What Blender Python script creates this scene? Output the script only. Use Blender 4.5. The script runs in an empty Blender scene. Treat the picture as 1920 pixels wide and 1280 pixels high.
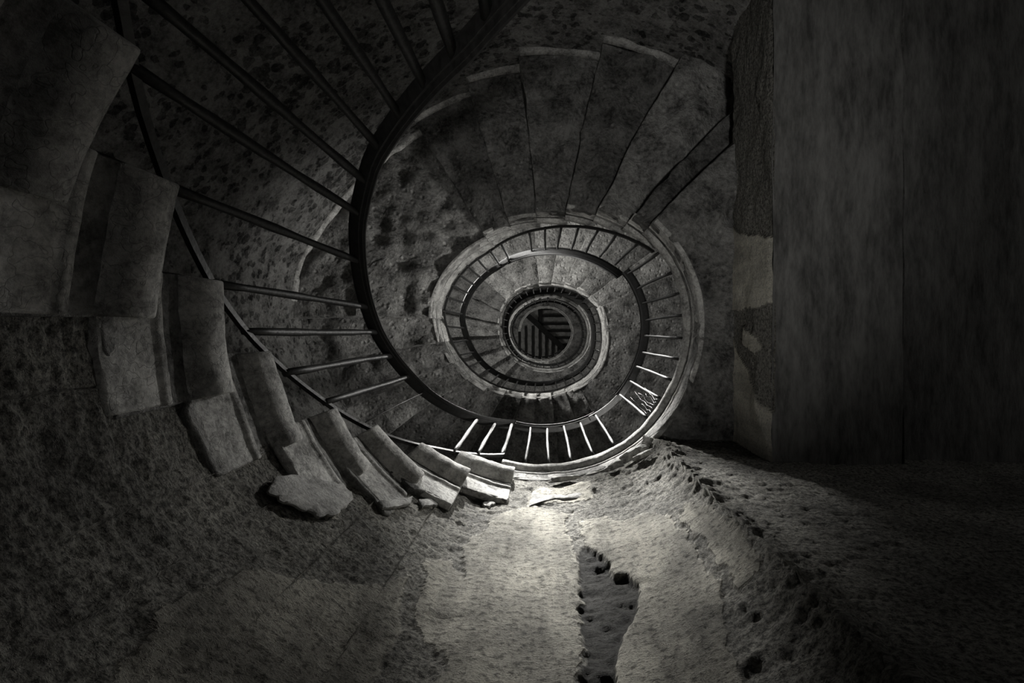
import bpy, math, random
import numpy as np
from mathutils import noise, Vector
random.seed(7)
C = bpy.context.scene.collection
S = 0.8            # metres per plan unit
D2R = math.pi/180

# ------------------------------------------------------------------ tables
HK = [(60,-.78),(96,-.03),(252,3.2),(397,3.2),(485,4.88),(531,4.88),(657,7.28),(742,7.28),(962,10.9),(1110,10.9),(1215,12.8),(1262,12.8),(1392,15.2),(1800,15.2)]
def hh(p): return float(np.interp(p,[a for a,b in HK],[b for a,b in HK]))
RK = [(60,.70),(90,.70),(105,.735),(120,.81),(135,.885),(150,.912),(165,.909),(180,.901),(195,.872),(210,.852),(225,.825),(240,.803),(255,.792),(270,.785),(285,.789),(300,.798),(315,.804),(330,.804),(345,.812),(360,.826),(375,.838),(390,.836),(405,.824),(420,.818),(435,.819),(450,.831),(465,.859),(480,.891),(495,.921),(510,.943),(525,.950),(540,.920),(555,.894),(570,.861),(585,.819),(600,.779),(615,.762),(630,.766),(645,.786),(660,.815),(675,.834),(690,.832),(705,.807),(720,.786),(735,.782),(750,.780),(765,.762),(780,.735),(795,.722),(810,.716),(825,.730),(840,.760),(855,.782),(870,.788),(885,.778),(900,.774),(915,.767),(930,.764),(945,.756),(960,.744),(975,.738),(990,.743),(1005,.767),(1020,.798),(1035,.829),(1050,.866),(1065,.880),(1080,.876),(1095,.858),(1110,.832),(1125,.798),(1140,.773),(1155,.756),(1170,.745),(1185,.740),(1200,.755),(1215,.782),(1230,.808),(1245,.820),(1260,.815),(1290,.79),(1350,.73),(1440,.77),(1530,.66),(1620,.66),(1800,.68)]
def RR(p): return float(np.interp(p,[a for a,b in RK],[b for a,b in RK]))
OK_ = [(0,1.98),(90,2.01),(130,2.0),(150,2.06),(165,2.16),(182,2.14),(200,2.02),(240,1.96),(360,1.96)]
def RO(p):
    q = p % 360
    return float(np.interp(q,[a for a,b in OK_],[b for a,b in OK_]))
def PT(phi, r, z):     # plan polar -> world metres (phi counter-clockwise seen from below)
    return Vector((r*math.cos(phi*D2R)*S, -r*math.sin(phi*D2R)*S, z*S))

# ------------------------------------------------------------------ helpers
def mesh(name, verts, faces, mat, parent=None, smooth=True):
    me = bpy.data.meshes.new(name); me.from_pydata([tuple(v) for v in verts], [], faces)
    me.update()
    if smooth: me.polygons.foreach_set('use_smooth',[True]*len(me.polygons))
    o = bpy.data.objects.new(name, me); C.objects.link(o)
    if mat: me.materials.append(mat)
    if parent:
        o.parent = parent
        o.location = -parent.location   # world-coordinate meshes under an empty
    return o
def tag(o, label, cat, group=None):
    o['label']=label; o['category']=cat
    if group: o['group']=group
    return o
def empty(name, loc, label, cat, group=None):
    o = bpy.data.objects.new(name, None); o.location = loc; C.objects.link(o)
    return tag(o,label,cat,group)
def struct(o): o['kind']='structure'; return o

def merge(parts):
    V=[];F=[]
    for v,f in parts:
        b=len(V); V+=list(v); F+=[tuple(i+b for i in q) for q in f]
    return V,F
def sweep(rings, caps=True, closed=True):
    """rings: list of lists of points (same count) -> verts, faces"""
    n=len(rings[0]); V=[p for r in rings for p in r]; F=[]
    for i in range(len(rings)-1):
        for j in range(n if closed else n-1):
            a=i*n+j; b=i*n+(j+1)%n
            F.append((a,b,b+n,a+n))
    if caps:
        F.append(tuple(reversed(range(n)))); F.append(tuple((len(rings)-1)*n+j for j in range(n)))
    return V,F
def fix_normals(o):
    import bmesh
    bm=bmesh.new(); bm.from_mesh(o.data); bmesh.ops.recalc_face_normals(bm,faces=bm.faces); bm.to_mesh(o.data); bm.free()
def tube(path, rad, n=8):
    rings=[]
    for i,p in enumerate(path):
        a=path[max(i-1,0)]; b=path[min(i+1,len(path)-1)]
        t=(b-a).normalized(); u=t.cross(Vector((0.13,0.31,0.94)))
        if u.length<.2: u=t.cross(Vector((1,0,0)))
        u.normalize(); w=t.cross(u)
        rr=rad[i] if isinstance(rad,(list,tuple)) else rad
        rings.append([p+(u*math.cos(k*2*math.pi/n)+w*math.sin(k*2*math.pi/n))*rr for k in range(n)])
    return sweep(rings)
def fbm(p, f, o=3):
    return noise.fractal(p*f, 1.0, 2.0, o)

# ------------------------------------------------------------------ materials
def M(name): 
    m=bpy.data.materials.new(name); m.use_nodes=True; nt=m.node_tree; b=nt.nodes['Principled BSDF']
    b.inputs['Specular IOR Level'].default_value=.25
    return m,nt,b
def nd(nt,t,**k):
    n=nt.nodes.new(t)
    for a,v in k.items():
        if a in n.inputs: n.inputs[a].default_value=v
        else: setattr(n,a,v)
    return n
def stone(name, dark, light, sc=6, bump=.5, rough=.9, stretch=(1,1,1), pits=0.0, cracks=0.0, dist=.02, use_uv=False, spot=None, detail=8, tone=0):
    m,nt,b=M(name); L=nt.links.new
    tc=nd(nt,'ShaderNodeTexCoord'); mp=nd(nt,'ShaderNodeMapping'); mp.inputs['Scale'].default_value=stretch
    L(tc.outputs['UV' if use_uv else 'Object'],mp.inputs['Vector'])
    n1=nd(nt,'ShaderNodeTexNoise'); n1.inputs['Scale'].default_value=sc; n1.inputs['Detail'].default_value=detail; n1.inputs['Roughness'].default_value=.65
    L(mp.outputs[0],n1.inputs['Vector'])
    n2=nd(nt,'ShaderNodeTexNoise'); n2.inputs['Scale'].default_value=sc*6; n2.inputs['Detail'].default_value=6; n2.inputs['Roughness'].default_value=.7
    L(mp.outputs[0],n2.inputs['Vector'])
    rp=nd(nt,'ShaderNodeValToRGB'); rp.color_ramp.elements[0].position=.41; rp.color_ramp.elements[1].position=.63
    rp.color_ramp.elements[0].color=(*[c*dark for c in TINT],1); rp.color_ramp.elements[1].color=(*[c*light for c in TINT],1)
    mx=nd(nt,'ShaderNodeMath',operation='MULTIPLY_ADD'); L(n2.outputs[0],mx.inputs[0]); mx.inputs[1].default_value=.45
    ad=nd(nt,'ShaderNodeMath',operation='MULTIPLY'); L(n1.outputs[0],ad.inputs[0]); ad.inputs[1].default_value=.6
    L(ad.outputs[0],mx.inputs[2]); L(mx.outputs[0],rp.inputs[0])
    col=rp.outputs[0]; hgt=mx.outputs[0]
    if pits:
        v=nd(nt,'ShaderNodeTexVoronoi'); v.inputs['Scale'].default_value=sc*2.2; L(mp.outputs[0],v.inputs['Vector'])
        s=nd(nt,'ShaderNodeMapRange'); L(v.outputs['Distance'],s.inputs[0]); s.inputs[1].default_value=.1; s.inputs[2].default_value=.32; s.inputs[3].default_value=1-pits; s.inputs[4].default_value=1
        mm=nd(nt,'ShaderNodeMath',operation='MULTIPLY'); L(hgt,mm.inputs[0]); L(s.outputs[0],mm.inputs[1]); hgt=mm.outputs[0]
    if cracks:
        dn=nd(nt,'ShaderNodeTexNoise'); dn.inputs['Scale'].default_value=sc*1.5; L(mp.outputs[0],dn.inputs['Vector'])
        va=nd(nt,'ShaderNodeVectorMath',operation='MULTIPLY_ADD'); L(dn.outputs['Color'],va.inputs[0]); va.inputs[1].default_value=(.25,.25,.25); L(mp.outputs[0],va.inputs[2])
        v=nd(nt,'ShaderNodeTexVoronoi',feature='DISTANCE_TO_EDGE'); v.inputs['Scale'].default_value=sc*.9; L(va.outputs[0],v.inputs['Vector'])
        s=nd(nt,'ShaderNodeMapRange'); L(v.outputs['Distance'],s.inputs[0]); s.inputs[1].default_value=.0; s.inputs[2].default_value=.025; s.inputs[3].default_value=1-cracks; s.inputs[4].default_value=1
        mm=nd(nt,'ShaderNodeMath',operation='MULTIPLY'); L(hgt,mm.inputs[0]); L(s.outputs[0],mm.inputs[1]); hgt=mm.outputs[0]
        mc=nd(nt,'ShaderNodeMix',data_type='RGBA',blend_type='MULTIPLY'); mc.inputs[0].default_value=1; L(col,mc.inputs[6]); L(s.outputs[0],mc.inputs[7]); col=mc.outputs[2]
    if spot:   # fallen-paint blotches: spot=(scale,colour,threshold)
        dn=nd(nt,'ShaderNodeTexNoise'); dn.inputs['Scale'].default_value=spot[0]; dn.inputs['Detail'].default_value=3; L(tc.outputs['Object'],dn.inputs['Vector'])
        va=nd(nt,'ShaderNodeVectorMath',operation='MULTIPLY_ADD'); L(dn.outputs['Color'],va.inputs[0]); va.inputs[1].default_value=(.07,.07,.07); L(tc.outputs['Object'],va.inputs[2])
        v=nd(nt,'ShaderNodeTexVoronoi'); v.inputs['Scale'].default_value=spot[0]; L(va.outputs[0],v.inputs['Vector'])
        big=nd(nt,'ShaderNodeTexNoise'); big.inputs['Scale'].default_value=2.2; big.inputs['Detail'].default_value=4; L(tc.outputs['Object'],big.inputs['Vector'])
        sb=nd(nt,'ShaderNodeMath',operation='MULTIPLY_ADD'); L(big.outputs[0],sb.inputs[0]); sb.inputs[1].default_value=-1.1; L(v.outputs['Distance'],sb.inputs[2])
        s=nd(nt,'ShaderNodeMapRange'); L(sb.outputs[0],s.inputs[0]); s.inputs[1].default_value=spot[2]; s.inputs[2].default_value=spot[2]+.04
        mc=nd(nt,'ShaderNodeMix',data_type='RGBA'); L(s.outputs[0],mc.inputs[0]); L(col,mc.inputs[6]); mc.inputs[7].default_value=(*[c*spot[1] for c in TINT],1); col=mc.outputs[2]
        vr=nd(nt,'ShaderNodeMapRange'); L(mx.outputs[0],vr.inputs[0]); vr.inputs[1].default_value=.42; vr.inputs[2].default_value=.62; vr.inputs[3].default_value=.3; vr.inputs[4].default_value=1.25
        m2=nd(nt,'ShaderNodeMix',data_type='RGBA',blend_type='MULTIPLY'); m2.inputs[0].default_value=1; L(col,m2.inputs[6]); L(vr.outputs[0],m2.inputs[7]); col=m2.outputs[2]
        mm=nd(nt,'ShaderNodeMath',operation='MULTIPLY_ADD'); L(s.outputs[0],mm.inputs[0]); mm.inputs[1].default_value=.15; L(hgt,mm.inputs[2]); hgt=mm.outputs[0]
    if tone:   # every block of stone has a tone of its own
        oi=nd(nt,'ShaderNodeObjectInfo'); tr=nd(nt,'ShaderNodeMapRange'); L(oi.outputs['Random'],tr.inputs[0]); tr.inputs[3].default_value=tone; tr.inputs[4].default_value=1.3
        mt=nd(nt,'ShaderNodeMix',data_type='RGBA',blend_type='MULTIPLY'); mt.inputs[0].default_value=1; L(col,mt.inputs[6]); L(tr.outputs[0],mt.inputs[7]); col=mt.outputs[2]
    bp=nd(nt,'ShaderNodeBump'); bp.inputs['Strength'].default_value=bump; bp.inputs['Distance'].default_value=dist
    L(hgt,bp.inputs['Height']); L(bp.outputs[0],b.inputs['Normal']); L(col,b.inputs['Base Color'])
    b.inputs['Roughness'].default_value=rough
    return m
TINT=(1.0,.988,.95)

def wall_mat(pl=(.22,.60),ba=(.09,.60),bmin=.38,nm='weathered plaster wall'):
    """plaster (attribute patch=1), bare render (0), dark stone under lost plaster (attribute soot=1)"""
    m,nt,b=M(nm); L=nt.links.new
    uv=nd(nt,'ShaderNodeTexCoord')
    def noi(sc,stretch,det=8,ro=.65):
        mp=nd(nt,'ShaderNodeMapping'); mp.inputs['Scale'].default_value=stretch; L(uv.outputs['UV'],mp.inputs['Vector'])
        n=nd(nt,'ShaderNodeTexNoise'); n.inputs['Scale'].default_value=sc; n.inputs['Detail'].default_value=det; n.inputs['Roughness'].default_value=ro
        L(mp.outputs[0],n.inputs['Vector']); return n.outputs[0],mp
    g,_=noi(40,(1,1.3,1)); gr,_=noi(62,(1,1.2,1),7,.8); st,_=noi(9,(1,.16,1),6); bl,_=noi(3.2,(1,1,1),8,.6); lay,_=noi(10,(.6,3.5,1),6)
    def ramp(x,p0,p1,c0,c1):
        r=nd(nt,'ShaderNodeValToRGB'); r.color_ramp.elements[0].position=p0; r.color_ramp.elements[1].position=p1
        r.color_ramp.elements[0].color=(*[c*c0 for c in TINT],1); r.color_ramp.elements[1].color=(*[c*c1 for c in TINT],1); L(x,r.inputs[0]); return r.outputs[0]
    def mixc(f,a,c,bt='MIX'):
        x=nd(nt,'ShaderNodeMix',data_type='RGBA',blend_type=bt)
        if isinstance(f,float): x.inputs[0].default_value=f
        else: L(f,x.inputs[0])
        L(a,x.inputs[6]); L(c,x.inputs[7]); return x.outputs[2]
    plas=ramp(g,.38,.5,*pl); strk=ramp(st,.34,.56,.5,1.0); plas=mixc(.85,plas,strk,'MULTIPLY')
    bare=ramp(gr,.42,.58,*ba)
    sootc=ramp(gr,.35,.65,.02,.09)
    blot=ramp(bl,.36,.56,bmin,1.0)
    pa=nd(nt,'ShaderNodeAttribute',attribute_name='patch'); so=nd(nt,'ShaderNodeAttribute',attribute_name='soot')
    c=mixc(pa.outputs['Fac'],bare,plas); c=mixc(so.outputs['Fac'],c,sootc); c=mixc(.75,c,blot,'MULTIPLY')
    L(c,b.inputs['Base Color']); b.inputs['Roughness'].default_value=.92
    fl,_=noi(130,(1,1.6,1),4,.7); flk=ramp(fl,.36,.44,.25,1.0)
    c2=mixc(.9,c,flk,'MULTIPLY'); L(c2,b.inputs['Base Color'])
    # height
    def mth(op,a,bv,cv=None):
        x=nd(nt,'ShaderNodeMath',operation=op)
        for i,v in enumerate((a,bv,cv)):
            if v is None: continue
            if isinstance(v,(int,float)): x.inputs[i].default_value=v
            else: L(v,x.inputs[i])
        return x.outputs[0]
    inv=mth('SUBTRACT',1.0,pa.outputs['Fac'])
    h1=mth('MULTIPLY',gr,mth('MULTIPLY_ADD',inv,.9,.25))
    h2=mth('MULTIPLY_ADD',lay,mth('MULTIPLY_ADD',inv,.7,.06),h1)
    h3=mth('MULTIPLY_ADD',fl,.3,mth('MULTIPLY_ADD',g,.5,h2))
    v=nd(nt,'ShaderNodeTexVoronoi',feature='DISTANCE_TO_EDGE'); v.inputs['Scale'].default_value=11
    mp=nd(nt,'ShaderNodeMapping'); mp.inputs['Scale'].default_value=(1,2,1); L(uv.outputs['UV'],mp.inputs['Vector'])
    dn=nd(nt,'ShaderNodeTexNoise'); dn.inputs['Scale'].default_value=9; dn.inputs['Detail'].default_value=5; L(mp.outputs[0],dn.inputs['Vector'])
    va=nd(nt,'ShaderNodeVectorMath',operation='MULTIPLY_ADD'); L(dn.outputs['Color'],va.inputs[0]); va.inputs[1].default_value=(.35,.35,.35); L(mp.outputs[0],va.inputs[2]); L(va.outputs[0],v.inputs['Vector'])
    cr=nd(nt,'ShaderNodeMapRange'); L(v.outputs['Distance'],cr.inputs[0]); cr.inputs[2].default_value=.02; cr.inputs[3].default_value=-.35; cr.inputs[4].default_value=0
    h4=mth('ADD',h3,cr.outputs[0])
    bp=nd(nt,'ShaderNodeBump'); bp.inputs['Strength'].default_value=1.0; bp.inputs['Distance'].default_value=.04
    L(h4,bp.inputs['Height']); L(bp.outputs[0],b.inputs['Normal'])
    return m
def plain(name,c,rough=.5,metal=0,bump=0.0,sc=60,spec=.4):
    m,nt,b=M(name); L=nt.links.new
    b.inputs['Roughness'].default_value=rough; b.inputs['Metallic'].default_value=metal; b.inputs['Specular IOR Level'].default_value=spec
    tc=nd(nt,'ShaderNodeTexCoord'); n=nd(nt,'ShaderNodeTexNoise'); n.inputs['Scale'].default_value=sc; n.inputs['Detail'].default_value=5
    L(tc.outputs['Object'],n.inputs['Vector'])
    r=nd(nt,'ShaderNodeValToRGB'); r.color_ramp.elements[0].position=.3; r.color_ramp.elements[1].position=.7
    r.color_ramp.elements[0].color=(*[q*c*.6 for q in TINT],1); r.color_ramp.elements[1].color=(*[q*c*1.4 for q in TINT],1)
    L(n.outputs[0],r.inputs[0]); L(r.outputs[0],b.inputs['Base Color'])
    if bump:
        bp=nd(nt,'ShaderNodeBump'); bp.inputs['Strength'].default_value=bump; bp.inputs['Distance'].default_value=.004; L(n.outputs[0],bp.inputs['Height']); L(bp.outputs[0],b.inputs['Normal'])
    return m
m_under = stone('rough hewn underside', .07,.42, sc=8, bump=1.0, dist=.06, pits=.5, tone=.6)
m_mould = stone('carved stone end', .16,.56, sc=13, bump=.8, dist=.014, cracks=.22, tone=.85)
m_flake = stone('loose plaster', .15,.42, sc=16, bump=.8, dist=.012)
m_outer = stone('outer wall render', .05,.18, sc=9, bump=1.0, dist=.05, spot=(19,.30,-.19))
m_wall  = wall_mat()
m_jambstrip = wall_mat((.62,.85),(.10,.55),.8,'weathered lintel plaster')
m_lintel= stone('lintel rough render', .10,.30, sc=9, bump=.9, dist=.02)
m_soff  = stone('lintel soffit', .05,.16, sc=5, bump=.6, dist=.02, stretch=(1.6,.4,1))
m_rail  = plain('dark painted handrail', .018,.5,0,.25,50,.3)
m_iron  = plain('rusted iron', .025,.5,.3,.4,90)
m_barl  = plain('worn iron baluster', .02,.6,.0,.3,90,.3)
m_beam  = plain('blackened timber', .02,.8,0,.4,30,.1)
m_tile  = stone('roof boards', .14,.34, sc=12, bump=.4, stretch=(1,1,1))
m_floor = stone('ground floor slabs', .08,.2, sc=4)

# ------------------------------------------------------------------ steps
# profile of the carved end: (inward protrusion, depth below tread top)
PROF=[(0,0),(.028,0)]
for k in range(1,9):
    a=math.pi/2-k*math.pi/8
    PROF.append((.028+.034*math.cos(a), -.050*math.sin(a)+.050))
PROF+=[(.012,.106),(-.012,.112),(-.032,.13),(-.040,.15),(-.032,.172),(-.006,.183),(.008,.186),(.008,.205),(-.004,.21),(-.006,.33),(-.012,.352),(-.03,.36)]
def step_geo(p0,p1,h,thick=.36,skew0=0,skew1=0,bias0=.02,bias1=-.01,nphi=10,outer=None,nr=14,seed=0,chord=False,hsag=.0,rough=.012,prot=.45,psh=.028):
    """returns (mould verts,faces),(block verts,faces) in metres"""
    sc=thick/.36
    prof=[(i*prot-psh,d*sc) for i,d in PROF]
    off=Vector((seed*3.1,seed*1.7,seed*.9))
    ring_m=[];ring_b=[]
    A=PT(p0,RR(p0)+bias0,0); B=PT(p1,RR(p1)+bias1,0)
    for i in range(nphi+1):
        t=i/nphi; p=p0+(p1-p0)*t
        Rb=RR(p)+bias0+(bias1-bias0)*t
        if chord:
            q=A.lerp(B,t); Rc=math.hypot(q.x,q.y)/S; Rb=Rb*.45+Rc*.55; 
        ring=[]
        for (ii,d) in prof:
            v=PT(p,Rb-ii,h-d)
            w=fbm(v+off,9,3)*.006+fbm(v+off,30,2)*.003
            v=v+Vector((v.x,v.y,0)).normalized()*w+Vector((0,0,w*.6))
            ring.append(v)
        back=[PT(p,Rb+.06,h-thick),PT(p,Rb+.06,h)]
        ring_m.append(ring+back)
        ro=(outer or RO(p)); rg=[]
        for j in range(nr+1):
            f=j/nr; r=Rb+.03+(ro-Rb-.03)*f; q=p+(skew0+(skew1-skew0)*t)*f
            rg.append((q,r))
        bot=[]
        for j,(q,r) in enumerate(rg):
            v=PT(q,r,h-thick+.012)
            v.z+=fbm(v+off,3.2,4)*rough*2.0+fbm(v+off,11,3)*rough*1.3-hsag*math.sin(math.pi*min(1,t*1.35))*(.6+.4*math.sin(seed*2.3+j*.25))
            e=fbm(v+off,6,3)*.012
            q2=Vector((-math.sin(q*D2R),-math.cos(q*D2R),0))
            if i in(0,nphi): v+=q2*e
            bot.append(v)
        top=[PT(q,r,h-.002) for q,r in (rg[0],rg[nr//2],rg[-1])]
        ring_b.append(bot+top[::-1])
    return sweep(ring_m),sweep(ring_b)
def make_step(p0,p1,h,label,cat='step',name='stone_step',group=None,**k):
    gm,gb=step_geo(p0,p1,h,**k)
    e=empty(name,PT((p0+p1)/2,RR((p0+p1)/2)+.3,h),label,cat,group)
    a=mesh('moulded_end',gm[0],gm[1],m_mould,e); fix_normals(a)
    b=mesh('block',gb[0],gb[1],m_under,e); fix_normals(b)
    for x in (a,b):
        md=x.modifiers.new('b','BEVEL'); md.width=.006; md.segments=2; md.limit_method='ANGLE'; md.angle_limit=.9
        # sharp ends stay crisp, long faces smooth
        x.data.set_sharp_from_angle(angle=.7)
    return e
ORD=['first','second','third','fourth','fifth','sixth','seventh','eighth','ninth','tenth','eleventh','twelfth','thirteenth','fourteenth','fifteenth']
# flight 1 (lower left, ends toward the well)
B0=[.01,.015,.02,.037,.075,.075,.07,.07,.07,.07]; B1=[-.004,.0,.035,.05,.075,.075,.07,.07,.07,.07]
P1=[235,222,209,200,184,171,158,145,132,119]
for k,p in enumerate(P1):
    h=3.2-.27*(k+1)
    make_step(p,p+(23,20,21,18,20,20,20,20,20,20)[k],h,
      ['bright stone step end with rolled nosing just left of the lowest landing','worn stone step end with thick rolled nosing, second left of the lowest landing','cracked stone step end, half in shadow, third left of the lowest landing','shadowed stone step end above the large plaster flake, fourth left of the lowest landing','broad stone step end with dark rolled nosing, fifth from the lowest landing','dark upright stone step end at far left, sixth from the lowest landing','nearly black stone step end, seventh from the lowest landing','unlit stone step end at upper left, eighth from the lowest landing','unlit stone step end at upper left, ninth from the lowest landing','unlit stone step end near the top edge, tenth from the lowest landing','unlit stone step end near the top edge, eleventh from the lowest landing'][k],
      group='steps of the lowest flight',bias0=B0[k],bias1=B1[k],chord=True,prot=.95,psh=.02,nphi=14,thick=.40,seed=k,nr=6,rough=.02)
make_step(252,405,3.2,'curved stone landing with long rolled edge above the bright plaster wall','landing','stone_landing',bias0=.0,bias1=.0,nphi=90,thick=.26,seed=31,nr=26,rough=.02)
fl2=[397,411,424.5,438,452,466]
outer2=[386,401,416,427,440.5,455]
sk=[-6,-4,-3,-1,1.5,-.5,0]
for k,p in enumerate(fl2):
    nx=(fl2+[480])[k+1]
    make_step(p,nx+1.6,3.2+.24*(k+1),'dark stone step seen from below, %s above the lowest landing, top of the well'%ORD[k],group='steps of the second flight',
      skew0=sk[k],skew1=sk[k+1],nphi=10,thick=.31,seed=50+k,hsag=.045,nr=26,bias0=.02,bias1=-.0,rough=.02)
make_step(480,533,4.88,'pitted stone landing seen from below behind the left handrail','landing','stone_landing',skew0=0,skew1=4,nphi=36,thick=.34,seed=61,nr=30,bias0=.0,bias1=.0,rough=.022)
for k in range(10):
    p=531+13*k
    make_step(p,p+14.5,4.88+.24*(k+1),'pale stone step with lit rolled end, %s above the middle left landing'%ORD[k],group='steps of the third flight',
      skew0=3-k*.5,skew1=3-k*.5,nphi=10,seed=70+k,nr=22,bias0=.03,bias1=-.005,thick=.31,rough=.024,chord=True,hsag=.045)
make_step(661,744,7.28,'smooth stone landing seen from below at right, inside the first handrail ring','landing','stone_landing',nphi=46,thick=.32,seed=90,nr=20,bias0=.0,bias1=.0,rough=.012)
for k in range(15):
    p=742+14.67*k
    make_step(p,p+15.3,7.28+.2413*(k+1),'stone step in the second ring up, %s after the right-hand landing'%ORD[k],group='steps of the fourth flight',
      nphi=8,seed=100+k,nr=14,hsag=.035,bias0=.012,bias1=-.0,thick=.27,rough=.008,skew0=-1,skew1=-1)
make_step(962,1118,10.9,'stone landing low in the third ring with bright thin edge','landing','stone_landing',nphi=60,thick=.32,seed=130,nr=8,bias0=.0,bias1=.0,rough=.01)
for k in range(7):
    p=1110+14*k
    make_step(p,p+19,10.9+.27*(k+1),'small stone step at the top of the third ring, %s after its landing'%ORD[k],group='steps of the fifth flight',nphi=6,seed=140+k,nr=6,bias0=.02,bias1=-.0,thick=.27,rough=.006)
make_step(1208,1268,12.8,'small stone landing left of the top opening','landing','stone_landing',nphi=24,thick=.32,seed=150,nr=6,bias0=.0,bias1=.0,rough=.006)
for k in range(10):
    p=1262+13*k
    make_step(p,p+19,12.8+.24*(k+1),'small lit stone step beside the top opening, %s from its left side'%ORD[k],group='steps of the highest flight',nphi=6,seed=160+k,nr=6,bias0=.02,bias1=-.0,thick=.27,rough=.006)
make_step(1392,1619,15.2,'pale plastered top landing ring around the dark roof opening','landing','stone_landing',nphi=80,thick=.3,seed=180,nr=8,bias0=.0,bias1=.0,rough=.003)

# ------------------------------------------------------------------ railings
DR=1.15
def rail_pts(a,b,dz=DR,dr=0.0,n=None):
    n=n or max(4,int((b-a)/3)); return [(a+(b-a)*i/n) for i in range(n+1)]
def handrail(a,b,parent,w=.078,t=.05,dr0=0,dr1=0,dz=0,mat=None,slim=False):
    prof=[(-.5,.25),(-.46,.6),(-.3,.9),(0,1),(.3,.9),(.46,.6),(.5,.25),(.40,.12),(.40,-.02),(.22,-.05),(.22,-.35),(-.22,-.35),(-.22,-.05),(-.40,-.02),(-.40,.12)]
    rings=[]
    ps=rail_pts(a,b)
    for i,p in enumerate(ps):
        f=i/(len(ps)-1); r=RR(p)+dr0+(dr1-dr0)*f; z=hh(p)+DR+dz
        tap=1.0
        rings.append([PT(p,r+x*w*tap,z+y*t) for x,y in prof])
    V,F=sweep(rings); o=mesh('handrail',V,F,mat or m_rail,parent); fix_normals(o); o.data.set_sharp_from_angle(angle=.8); return o
def lean(p): return .10*min(1.1,max(0,(228-p)/50)) if p<252 else 0
def flatbar(a,b,parent,z0,w,t,name,mat,dr=0.0,steps=None):
    rings=[]
    for p in rail_pts(a,b):
        r=RR(p)+dr+(lean(p) if z0<.5 else 0); z=hh(p)+z0
        rings.append([PT(p,r+x*w,z+y*t) for x,y in((-.5,-.5),(.5,-.5),(.5,.5),(-.5,.5))])
    V,F=sweep(rings); o=mesh(name,V,F,mat,parent,smooth=False); return o
def step_top(p):      # tread height under a baluster
    if p<252: return hh(p)
    if p<397: return 3.2
    if p<480: return 3.2+.24*(1+max(i for i,q in enumerate(fl2) if q<=p))
    if p<531: return 4.88
    if p<661: return 4.88+.24*(1+int((p-531)/13))
    if p<742: return 7.28
    if p<962: return 7.28+.2413*(1+int((p-742)/14.67))
    return hh(p)
def baluster(p,parent,rad=.0085,z1=None,mat=None):
    r=RR(p); zb=(hh(p)+.065 if (p<252 or 400<p<478 or 536<p<655 or 745<p<960) else step_top(p)-.01); zt=(hh(p)+DR+.0) if z1 is None else z1
    n=7; path=[]
    for i in range(n+1):
        f=i/n; v=PT(p,r+lean(p)*(1-f),zb+(zt-zb)*f); v+=Vector((math.sin(f*5+p)*.002,math.cos(f*4+p)*.002,0)); path.append(v)
    k=random.random()
    rd=[rad*(1.0+.15*math.sin(i*2.1+p)) for i in range(n+1)]; 
    # small collar knob, as on the wrought bars
    V,F=tube(path,rd,8)
    return mesh('baluster',V,F,mat or m_iron,parent)
def railing(label,a,b,bal,bottom=True,rad=.0085,w=.078,dr0=0,dr1=0,dz=0,hr=None,mat=None,t=.05):
    mid=(a+b)/2
    e=empty('stair_railing',PT(mid,RR(mid),hh(mid)),label,'railing','railing sections round the well')
    ha,hb=hr or (a,b)
    handrail(ha,hb,e,w=w,dr0=dr0,dr1=dr1,dz=dz,t=t)
    if bottom: flatbar(a,b,e,.075,.018,.03,'bottom_bar',m_iron)
    for p in bal: baluster(p,e,rad=rad,mat=mat)
    return e
railing('thick black handrail sweeping from the top edge down the left side, long dark balusters',88,206,[100,108,116,123.8,131.8,139.8,147.4,159,171.8,180,188.9,198],rad=.0115,w=.082)
e=railing('dark handrail section at lower left ending in a joint above the bright landing edge',205,252,[232.9,241.7,251],rad=.010)
# broken wire-thin baluster hanging in this section
V,F=tube([PT(206.8,RR(206.8),hh(206.8)+.02),PT(206.5,RR(206)-.01,hh(206)+.55),PT(206.8,RR(206.8),hh(206.8)+DR)],.0022,6)
mesh('wire',V,F,m_iron,e)
railing('handrail section with bright lit edge across the bottom of the near ring, pale balusters',252.6,318,[262,271.9,281.9,291.7,301.8],hr=(252.6,302),bottom=False,rad=.0072,mat=m_barl)
e=railing('dark handrail section curving up the right side of the near ring',318,397,[320.4,330.3,339.5,348.4,357.6,366.7,376,384.9],bottom=False,rad=.0072,mat=m_barl)
flatbar(298,319,e,DR-.02,.045,.014,'core_bar',m_rail)
railing('lit handrail section over the top of the near ring with an overlapping loose end',396,478,[394.5,403.4,413.3,422.2,431.6,440.8,449.3,458.5,475.9],dr0=-.055,dr1=0,dz=.02)
railing('dark handrail section at upper left of the near ring',477,536,[483.6,492.6,499.4,506,513,520,528],w=.07)
railing('dark handrail section winding down the left of the second ring',535,640,[537+9.3*i for i in range(11)],w=.075)
railing('dark handrail at the bottom and right of the second ring',640,745,[643+9.6*i for i in range(11)],w=.078)
railing('dark handrail over the top of the inner ring',745,860,[748+9.6*i for i in range(12)],w=.085)
railing('dark handrail down the left of the inner ring',860,962,[863+9.8*i for i in range(10)],w=.085)
railing('thin bright railing round the bottom right of the third ring',962,1110,[967+11.5*i for i in range(12)],w=.05,t=.03,mat=m_barl)
railing('thin lit railing over the top of the third ring',1110,1262,[1115+12*i for i in range(12)],w=.05,t=.03,mat=m_barl)
railing('thin railing of the highest flight beside the roof opening',1262,1392,[1270+15*i for i in range(8)],w=.05,t=.03)

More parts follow.
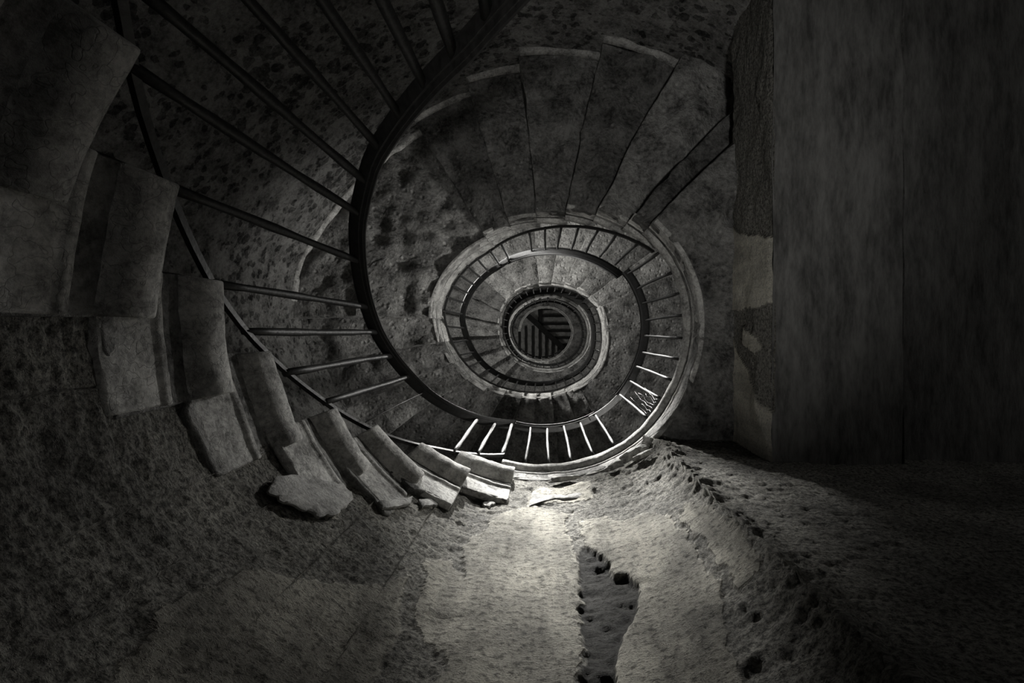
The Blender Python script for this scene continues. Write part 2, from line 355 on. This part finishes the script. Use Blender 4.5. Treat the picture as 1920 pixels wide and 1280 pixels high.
# ------------------------------------------------------------------ inner wall with jamb (plaster)
PATS=dict(
 plas=[[(252.4,2.14),(258,2.42),(266.4,2.53),(276.7,2.37),(277.5,2.11),(277.7,1.87),(277.2,1.67),(276.4,1.49),(275.2,1.32),(273.6,1.13),(274,.6),(255,.6),(253.6,1.35),(247.8,1.41),(245.5,1.56),(242.2,1.79),(247.7,1.88),(250.2,1.75),(250.3,2.03)],
  [(281.2,2.24),(287.8,2.25),(293,2.13),(298,2.14),(304.2,2.01),(305.5,1.77),(304.1,1.49),(302,1.32),(298.2,1.02),(298,.6),(280.4,.6),(280.4,1.12),(284.6,1.45),(287.8,1.55),(289.1,1.66),(286.9,1.75),(280.9,2.03)],
  [(209,1.65),(214,1.74),(216.2,1.9),(219,1.93),(220.2,1.82),(221.5,1.72),(219,1.66),(216.7,1.67),(212.5,1.6)],
  [(308.6,2.05),(311.9,1.9),(314.8,1.61),(312.3,1.46),(311.4,1.36),(305.6,1.37),(306.4,1.48),(306.8,1.7),(305.7,1.92)],
  [(266.1,2.77),(287.9,2.76),(287.8,2.57),(273.7,2.56),(264.7,2.51)],
  [(222,1.33),(228.7,1.4),(234.8,1.51),(241.3,1.65),(242.4,1.53),(243.8,1.4),(244,.6),(220,.6),(218,1.1)],
  [(227.1,1.96),(229,2.18),(231,2.16),(230.1,2.01)],[(233.2,2.18),(240.7,2.42),(241,2.3),(235.3,2.18)]],
 soot=[[(278.2,1.91),(280.8,2.02),(286.8,1.74),(289.5,1.67),(288.4,1.58),(284.6,1.45),(280.4,1.12),(280,.6),(275.4,.6),(275.4,1.13),(276.7,1.52),(277.3,1.71)]])
def inpoly(px,py,poly):
    res=np.zeros(px.shape,bool); n=len(poly)
    for i in range(n):
        x1,y1=poly[i]; x2,y2=poly[(i+1)%n]
        c=((y1>py)!=(y2>py))&(px<(x2-x1)*(py-y1)/((y2-y1) if y2!=y1 else 1e-9)+x1); res^=c
    return res
# plan path: arc 96..316 deg then rounded corner and straight jamb
path=[]
for i in range(0,541):
    p=98+(316-98)*i/540; r=RR(p)+.035+.03*min(1,max(0,(258-p)/8))+.045*min(1,max(0,(222-p)/22)); path.append((r*math.cos(p*D2R),-r*math.sin(p*D2R),p))
x0,y0,_=path[-1]
corner=[]
CX,CY=.665,.585
for i in range(1,17):
    t=i/16; bx=(1-t)**2*x0+2*t*(1-t)*.635+t*t*.72; by=(1-t)**2*y0+2*t*(1-t)*.60+t*t*.592
    corner.append((bx,by,316+4*t))
path+=corner
for i in range(1,220):
    t=i/219; path.append((.72+(2.6-.72)*t,.592+.05*t,320+40*t))
path=np.array(path)
seg=np.r_[0,np.cumsum(np.hypot(np.diff(path[:,0]),np.diff(path[:,1])))]
tx=np.gradient(path[:,0]);ty=np.gradient(path[:,1]);ln=np.hypot(tx,ty);nx,ny=ty/ln,-tx/ln
# normal must point to the open side (toward axis on the arc)
flip=np.sign(-(nx*path[:,0]+ny*path[:,1])); 
nx,ny=nx*np.sign(flip[100]),ny*np.sign(flip[100])
NH=300
def wtop(p):
    if p<252:
        k=sum(1 for q in P1 if q+3>p); return 3.2-.27*max(k,1)-.22 if k else 2.93
    return 2.93
verts=[];uvs=[];PA=[];SO=[]
fr=np.linspace(0,1,NH+1)
for i in range(len(path)):
    p=path[i,2]; zt=wtop(p) if p<316 else 3.0; zb=-.15 if p<316 else -.15
    for j in range(NH+1):
        z=zb+(zt-zb)*fr[j]; verts.append((path[i,0],path[i,1],z,i)); uvs.append((seg[i],z))
va=np.array([v[:3] for v in verts]); idx=np.array([v[3] for v in verts]); pp=path[idx,2]; zz=va[:,2]
wob=np.array([noise.fractal(Vector((u*4.0,z*4.0,1.7)),.7,2,7) for u,z in uvs]); wob2=np.array([noise.fractal(Vector((u*4.0,z*4.0,9.2)),.7,2,7) for u,z in uvs])
big=np.array([noise.fractal(Vector((u*1.6,z*2.4,4.0)),1,2,4) for u,z in uvs])
lay=np.array([noise.fractal(Vector((u*5,z*16,6.0)),1,2,4) for u,z in uvs])
fin=np.array([noise.fractal(Vector((u*22,z*30,2.0)),1,2,3) for u,z in uvs])
qx=pp+wob*2.4; qy=zz+wob2*.055
fin2=np.array([noise.fractal(Vector((u*12,z*22,12.0)),.8,2.2,5) for u,z in uvs])
layj=np.array([noise.fractal(Vector((u*5,z*34,6.0)),1,2,4) for u,z in uvs])
patch=np.zeros(len(va)); soot=np.zeros(len(va))
for q in PATS['plas']: patch[inpoly(qx,qy,q)]=1
for q in PATS['soot']: soot[inpoly(qx,qy,q)]=1; patch[inpoly(qx,qy,q)]=0
n1=len(path)
for A_ in (patch,):
    G=A_.reshape(n1,NH+1)
# smooth copy for the relief edge
def blur(a,k=1):
    G=a.reshape(n1,NH+1).copy()
    for _ in range(k):
        G[1:-1]=(G[:-2]+2*G[1:-1]+G[2:])/4; G[:,1:-1]=(G[:,:-2]+2*G[:,1:-1]+G[:,2:])/4
    return G.ravel()
pb=blur(patch,1)
jamb=(pp>314).astype(float); jamb=np.clip((pp-313)/4,0,1)
ledge=np.exp(-((zz-2.72)/.14)**2)*np.clip((pp-262)/20,0,1)*np.clip((322-pp)/4,0,1)   # broken ledge of rubble below the landing
corn=np.exp(-((pp-316.5)/3.2)**2)
off=.007*(pb-.5)-.014*blur(soot,2)+big*.010+fin*(.006*(1-pb)+.0015)+fin2*(.004*(1-pb)*(1-jamb)+.012*corn+.006*ledge+.001*jamb)+lay*.006*(1-pb)*(1-jamb)*(1+1.5*ledge)+layj*.004*jamb+ledge*.015+corn*(.015+.015*wob)
off-= .004*np.clip((wob2>.42).astype(float),0,1)*(1-jamb)*pb
P3=np.c_[(va[:,0]+nx[idx]*off)*S,(va[:,1]+ny[idx]*off)*S,va[:,2]*S]
faces=[]
for i in range(n1-1):
    a=i*(NH+1)
    faces+= [(a+j,a+j+1,a+NH+2+j,a+NH+1+j) for j in range(NH)]
o=mesh('wall_inner',[Vector(v) for v in P3],faces,m_wall)
me=o.data
uvl=me.uv_layers.new(name='UVMap'); li=np.zeros(len(me.loops),dtype=np.int32); me.loops.foreach_get('vertex_index',li)
uvl.data.foreach_set('uv',np.array(uvs)[li].ravel().astype(np.float32))
jp=np.clip(patch+0*jamb,0,1)
for nm,arr in (('patch',jp),('soot',soot)):
    at=me.attributes.new(nm,'FLOAT','POINT'); at.data.foreach_set('value',arr.astype(np.float32))
struct(o)

# thick plaster flakes and broken stones on the ledge under the landing
def flake(pl,thk,label,lift,group=None,name='plaster_flake',mat=None):
    """pl polygon in (phi,h) lying on the inner wall"""
    pts=[]; n0=len(pl)
    for k in range(n0):
        a=pl[k]; b=pl[(k+1)%n0]
        for m in range(5):
            f=m/5; p=a[0]+(b[0]-a[0])*f; z=a[1]+(b[1]-a[1])*f
            w=noise.noise(Vector((p*1.3,z*22,1))); w2=noise.noise(Vector((p*1.3,z*22,7)))
            pts.append((p+w*.55,z+w2*.012))
    n=len(pts); cp=sum(q[0] for q in pts)/n; cz=sum(q[1] for q in pts)/n
    V=[];F=[]
    for ring,(sh,d) in enumerate(((1.0,0.0),(1.0,thk*.6),(.93,thk),(.5,thk*1.15))):
        for (p,z) in pts:
            q=cp+(p-cp)*sh; y=cz+(z-cz)*sh
            r=RR(q)+.035+.03*min(1,max(0,(258-q)/8))+.045*min(1,max(0,(222-q)/22))+.004-lift-d
            r-=.006*noise.noise(Vector((q*.9,y*14,3)))
            V.append(PT(q,r,y))
    for ring in range(3):
        F+=[(ring*n+k,ring*n+(k+1)%n,(ring+1)*n+(k+1)%n,(ring+1)*n+k) for k in range(n)]
    F.append(tuple(range(3*n,4*n))); F.append(tuple(range(n))[::-1])
    o=mesh(name,V,F,mat or m_flake,None,smooth=True); fix_normals(o); o.data.set_sharp_from_angle(angle=.8)
    return tag(o,label,'plaster',group)
def rpoly(p,z,wp,wz,n=11,seed=0):
    rnd=random.Random(seed); return [(p+wp*math.cos(2*math.pi*k/n)*rnd.uniform(.7,1.1),z+wz*math.sin(2*math.pi*k/n)*rnd.uniform(.7,1.1)) for k in range(n)]
flake([(208.4,1.62),(210,1.72),(213,1.80),(217,1.90),(220.6,1.88),(221.6,1.78),(221.2,1.69),(219,1.62),(216.7,1.61),(213,1.56),(210,1.55)],.012,'large curled plaster flake standing off the wall under the shadowed steps',.016)
flake([(225.6,1.97),(227.5,2.02),(231.6,2.2),(232,2.12),(229.5,2.0),(227.5,1.945)],.012,'small bright plaster flake under the cracked third step end',.01)
flake([(233.5,2.2),(236,2.32),(241.2,2.42),(241.5,2.34),(238,2.24),(235.3,2.15)],.012,'thin plaster flake below the second step end',.01)
flake(rpoly(252.2,2.52,2.0,.07,14,3),.012,'small round pale plaster disc under the landing joint',.0)
flake([(265,2.50),(268,2.55),(274,2.60),(281,2.585),(286,2.63),(288.6,2.70),(285,2.765),(278,2.75),(271,2.76),(266,2.73)],.010,'wide bright plaster slab on the wall below the landing edge',.002)
def rock(p,r,z,sx,sy,sz,rot,label,seed,cat='rubble'):
    import bmesh
    bm=bmesh.new(); bmesh.ops.create_icosphere(bm,subdivisions=3,radius=1)
    for v in bm.verts:
        c=v.co; k=.85+.35*fbm(c+Vector((seed*5,0,0)),1.3,3); m=max(abs(c.x),abs(c.y),abs(c.z)); b=c*(1/m)*.5+c*.5
        v.co=Vector((b.x*sx*k,b.y*sy*k,b.z*sz*k))
    me=bpy.data.meshes.new('stone_fragment'); bm.to_mesh(me); bm.free()
    me.materials.append(m_mould); me.polygons.foreach_set('use_smooth',[True]*len(me.polygons)); me.set_sharp_from_angle(angle=.6)
    o=bpy.data.objects.new('stone_fragment',me); C.objects.link(o); o.location=PT(p,r,z)
    o.rotation_euler=(rot[0],rot[1],rot[2]-p*D2R)
    return tag(o,label,cat,'broken stones lodged under the landing')
rock(305,.80,2.82,.022,.055,.022,(0,.3,.1),'long dark broken stone lodged under the landing edge',1)
rock(310,.81,2.80,.022,.026,.022,(0,0,.5),'rounded stone lump lodged beside the wall corner',2)
rock(313.5,.80,2.85,.022,.022,.018,(.3,0,.9),'small dark stone lump nearest the wall corner',3)
rock(309,.80,2.70,.012,.055,.014,(.6,.2,.2),'pale slanting stone sliver below the rounded lump',4)
rock(298,.795,2.80,.016,.04,.012,(.1,.2,.1),'flat broken stone piece left of the long dark stone',5)
rock(277,.79,2.84,.012,.07,.012,(0,.2,.0),'thin projecting stone slip under the bright landing edge',6)
# dry twigs caught behind the landing edge
e=empty('dry_twig',PT(326,.80,3.22),'thin dry twigs caught on the inner edge of the lowest landing','twig')
rt=random.Random(4)
for k in range(6):
    q=PT(322+k*1.4,.80,3.2); pts=[]
    d=Vector((rt.uniform(-.05,.02),rt.uniform(-.06,.0),rt.uniform(.12,.3)))
    for i in range(7):
        f=i/6; pts.append(q+d*f+Vector((rt.uniform(-.006,.006),rt.uniform(-.006,.006),0))+Vector((-.03*f*f,.01*math.sin(f*4),0)))
    V,F=tube(pts,[.0018*(1-.6*i/6) for i in range(7)],5); mesh('stem',V,F,m_iron,e)

# ------------------------------------------------------------------ outer wall
def grid(name,fn,nu,nv,mat):
    V=[fn(i/nu,j/nv) for i in range(nu+1) for j in range(nv+1)]
    F=[(i*(nv+1)+j,i*(nv+1)+j+1,(i+1)*(nv+1)+j+1,(i+1)*(nv+1)+j) for i in range(nu) for j in range(nv)]
    return mesh(name,V,F,mat)
def ow(u,v):
    p=20+320*u; z=-1.6+22*v; r=RO(p)
    q=PT(p,r,z); d=fbm(q,2.5,4)*.012+fbm(q,9,3)*.006
    return q+Vector((q.x,q.y,0)).normalized()*d
wo=grid('wall_outer',ow,420,700,m_outer)
import bmesh
bm=bmesh.new(); bm.from_mesh(wo.data)   # the opening to the side room on the right
bmesh.ops.delete(bm,geom=[f for f in bm.faces if f.calc_center_median().x>1.05*S and f.calc_center_median().z<2.62*S],context='FACES')
bm.to_mesh(wo.data); bm.free(); struct(wo)
# thin rim of plaster where flights meet the outer wall
def rim(a,b,z0,z1,label=None):
    V=[];rings=[]
    n=max(4,int((b-a)/1.5))
    for i in range(n+1):
        f=i/n; p=a+(b-a)*f; z=z0+(z1-z0)*f; r=RO(p); w=.012+.010*noise.noise(Vector((p*.35,z,3)))
        rings.append([PT(p,r-.028,z+.0),PT(p,r-.034,z-w*.7),PT(p,r-.02,z-.03-w*1.4),PT(p,r+.02,z-.035-w*1.4),PT(p,r+.02,z)])
    V,F=sweep(rings); o=mesh('trim_1',V,F,m_mould); fix_normals(o); return struct(o)
rim(481,533,4.88-.33,4.88-.33)
so=[fl2[k]+sk[k] for k in range(6)]+[480]
for k in range(2,6): rim(so[k],so[k+1]+1.5,3.2+.24*(k+1)-.345,3.2+.24*(k+1)-.345)

# ------------------------------------------------------------------ lintel / right room
def xyz(x,y,z): return Vector((x*S,y*S,z*S))
nu,nv=360,70
V=[];pa=[]
PL=[[(-.60,3.0),(-.575,2.90),(-.50,2.72),(-.44,2.55),(-.425,2.46),(-.12,2.46),(-.13,2.60),(-.12,2.80),(-.12,3.0)],
    [(.02,3.0),(.10,2.90),(.22,2.75),(.34,2.60),(.38,2.46),(.64,2.46),(.64,3.0)],
    [(-.02,2.8),(.02,2.66),(.10,2.58),(.13,2.66),(.06,2.80)]]
G=[(.62-2.9*i/nu, 2.97-.50*j/nv) for i in range(nu+1) for j in range(nv+1)]
gy=np.array([g[0] for g in G]);gz=np.array([g[1] for g in G])
k1=np.array([noise.fractal(Vector((a*3,b*3,5)),1,2,5) for a,b in G]);k2=np.array([noise.fractal(Vector((a*3,b*3,15)),1,2,5) for a,b in G])
k3=np.array([noise.fractal(Vector((a*14,b*14,5)),1,2,3) for a,b in G])
pm=np.zeros(len(G))
for q in PL: pm[inpoly(gy+k1*.05,gz+k2*.03,q)]=1
edge=np.clip((2.50-gz)/.03,0,1)
X=1.055-.012*pm+.016*k1+.006*k3*(1-pm)+edge*.012
V=[xyz(x,y,z) for x,y,z in zip(X,gy,gz)]
F=[(i*(nv+1)+j,i*(nv+1)+j+1,(i+1)*(nv+1)+j+1,(i+1)*(nv+1)+j) for i in range(nu) for j in range(nv)]
o=mesh('wall_right',V,F,m_jambstrip); me=o.data
uvl=me.uv_layers.new(name='UVMap'); li=np.zeros(len(me.loops),dtype=np.int32); me.loops.foreach_get('vertex_index',li)
uvl.data.foreach_set('uv',np.c_[gy,gz][li].ravel().astype(np.float32))
for nm,arr in (('patch',pm),('soot',pm*0+.0)):
    at=me.attributes.new(nm,'FLOAT','POINT'); at.data.foreach_set('value',arr.astype(np.float32))
struct(o)
def soff(u,v):
    x=1.06+.60*u; y=.62-4.4*v; q=xyz(x,y,2.47); q.z+=fbm(q,3,4)*.014; return q
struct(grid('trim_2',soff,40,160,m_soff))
def back(u,v):   # far face of the thick wall and room ceiling beyond
    y=.64-4.4*u; z=2.47+.14*v; q=xyz(1.665+.012*fbm(xyz(0,y,z),3,3)+.01*v,y,z); return q
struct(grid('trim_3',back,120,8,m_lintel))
def ceil_(u,v):
    q=xyz(1.66+2.6*u,.66-4.6*v,2.61); q.z+=fbm(q,2,4)*.01; return q
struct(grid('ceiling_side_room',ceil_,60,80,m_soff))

# ------------------------------------------------------------------ roof
ZC=19.3
struct(mesh('ceiling',[xyz(-2.2,-2.2,ZC),xyz(2.2,-2.2,ZC),xyz(2.2,2.2,ZC),xyz(-2.2,2.2,ZC)],[(0,1,2,3)],m_tile))
def beam(ax,ay,bx,by,w,d,label,name='roof_beam'):
    a=Vector((ax,ay,0));b=Vector((bx,by,0)); t=(b-a).normalized(); n=Vector((-t.y,t.x,0))
    rings=[]
    for i in range(13):
        c=a.lerp(b,i/12); wob=.006*math.sin(i*1.7+ax*9)
        rings.append([xyz(*(c+n*(w*.5+wob)).xy,ZC-.005),xyz(*(c+n*(w*.45+wob)).xy,ZC-d),xyz(*(c-n*(w*.45-wob)).xy,ZC-d),xyz(*(c-n*(w*.5-wob)).xy,ZC-.005)])
    V,F=sweep(rings); o=mesh(name,V,F,m_beam,smooth=False); fix_normals(o)
    return tag(o,label,'beam','dark beams of the roof over the opening')
K=ZC/1000
def diag(x): return -.70+(x+.70)*.93  # centre line y of the hip beam
beam(-1.0,-.98,1.15,1.02,.19,.20,'broad diagonal black hip beam crossing the roof opening')
for i,px in enumerate((974,986,999,1012,1024,1036,1047)):
    x=(px-1020)*K; y0=max(-.2 if px<1000 else -9,diag(x)+.10)
    beam(x,y0,x,1.25,.085,.10,'upright black rafter left of the hip beam, %s from the left side of the opening'%ORD[i])
for i,py in enumerate((579,592,607,620,633,646)):
    y=(py-622)*K; x0=max(-.1,(y+.70)/.93-.70+.10)
    beam(x0,y,1.25,y,.095,.10,'level black rafter right of the hip beam, %s from the top of the opening'%ORD[i])
beam(-.13,-1.2,-.13,-.12,.16,.12,'short thick black beam above the hip beam near the middle')

# floor
struct(mesh('floor',[Vector((-3.2,-3.2,-1.35)),Vector((4,-3.2,-1.35)),Vector((4,3.2,-1.35)),Vector((-3.2,3.2,-1.35))],[(0,1,2,3)],m_floor))

# ------------------------------------------------------------------ lights
def look(o,t):
    d=Vector(t)-o.location; o.rotation_euler=d.to_track_quat('-Z','Y').to_euler()
def spot(loc,tgt,e,ang,rad=.08,blend=1.0):
    l=bpy.data.lights.new('spot','SPOT'); l.energy=e; l.spot_size=ang*D2R; l.spot_blend=blend; l.shadow_soft_size=rad; l.color=(1,.985,.95)
    o=bpy.data.objects.new('unseen_spot',l); C.objects.link(o); o.location=xyz(*loc); look(o,xyz(*tgt)); return o  # unseen spots: one key and several added fills, no real lamps on the landings
def area(loc,tgt,e,sz):
    l=bpy.data.lights.new('area','AREA'); l.energy=e; l.size=sz*S; l.color=(1,.985,.95)
    o=bpy.data.objects.new('added_fill_area',l); C.objects.link(o); o.location=xyz(*loc); look(o,xyz(*tgt)); return o  # fills added out of sight above the landing slabs, no actual windows
spot((-.35,-1.68,7.0),(.17,.88,3.3),4700,28,.06)  # key from an unseen source, steep from the upper left
spot((1.02,.10,8.4),(-.55,.68,2.4),240,20,.05)  # added to rake the lower left step ends from above
spot((1.30,-.55,4.15),(-.50,.66,2.40),130,44,.06)  # added fill for the lower left wall and step ends
spot((1.0,.9,3.75),(-1.3,-.2,5.0),115,70,.1)  # added fill grazing the left landing underside
spot((.10,.28,-1.3),(.60,-.95,3.4),100,45,.08)  # added upward fill from below the camera for undersides and lintel
area((-1.5,-.9,6.2),(.6,.3,7.5),54,.5)
area((1.45,.2,9.0),(-.5,0,9.5),8,.5)
area((1.0,.9,12.6),(-.5,-.3,12.6),22,.5)
area((-.5,-1.2,16.2),(0.3,.3,14.8),18,.5)
area((-1.3,.9,16.8),(0.2,.0,19.3),6,.5)
w=bpy.data.worlds.new('w'); bpy.context.scene.world=w; w.use_nodes=True
w.node_tree.nodes['Background'].inputs[0].default_value=(1,.98,.94,1); w.node_tree.nodes['Background'].inputs[1].default_value=.15

# ------------------------------------------------------------------ camera
cam=bpy.data.cameras.new('cam'); co=bpy.data.objects.new('camera',cam); C.objects.link(co)
co.location=(0,0,0); co.rotation_euler=(math.pi,0,0)
cam.sensor_width=36; cam.lens=36*1000/1920; cam.shift_x=-60/1920; cam.shift_y=-18/1920; cam.clip_start=.02; cam.clip_end=200
sc=bpy.context.scene; sc.camera=co
sc.view_settings.view_transform='Standard'; sc.view_settings.look='None'; sc.view_settings.exposure=0; sc.view_settings.gamma=1
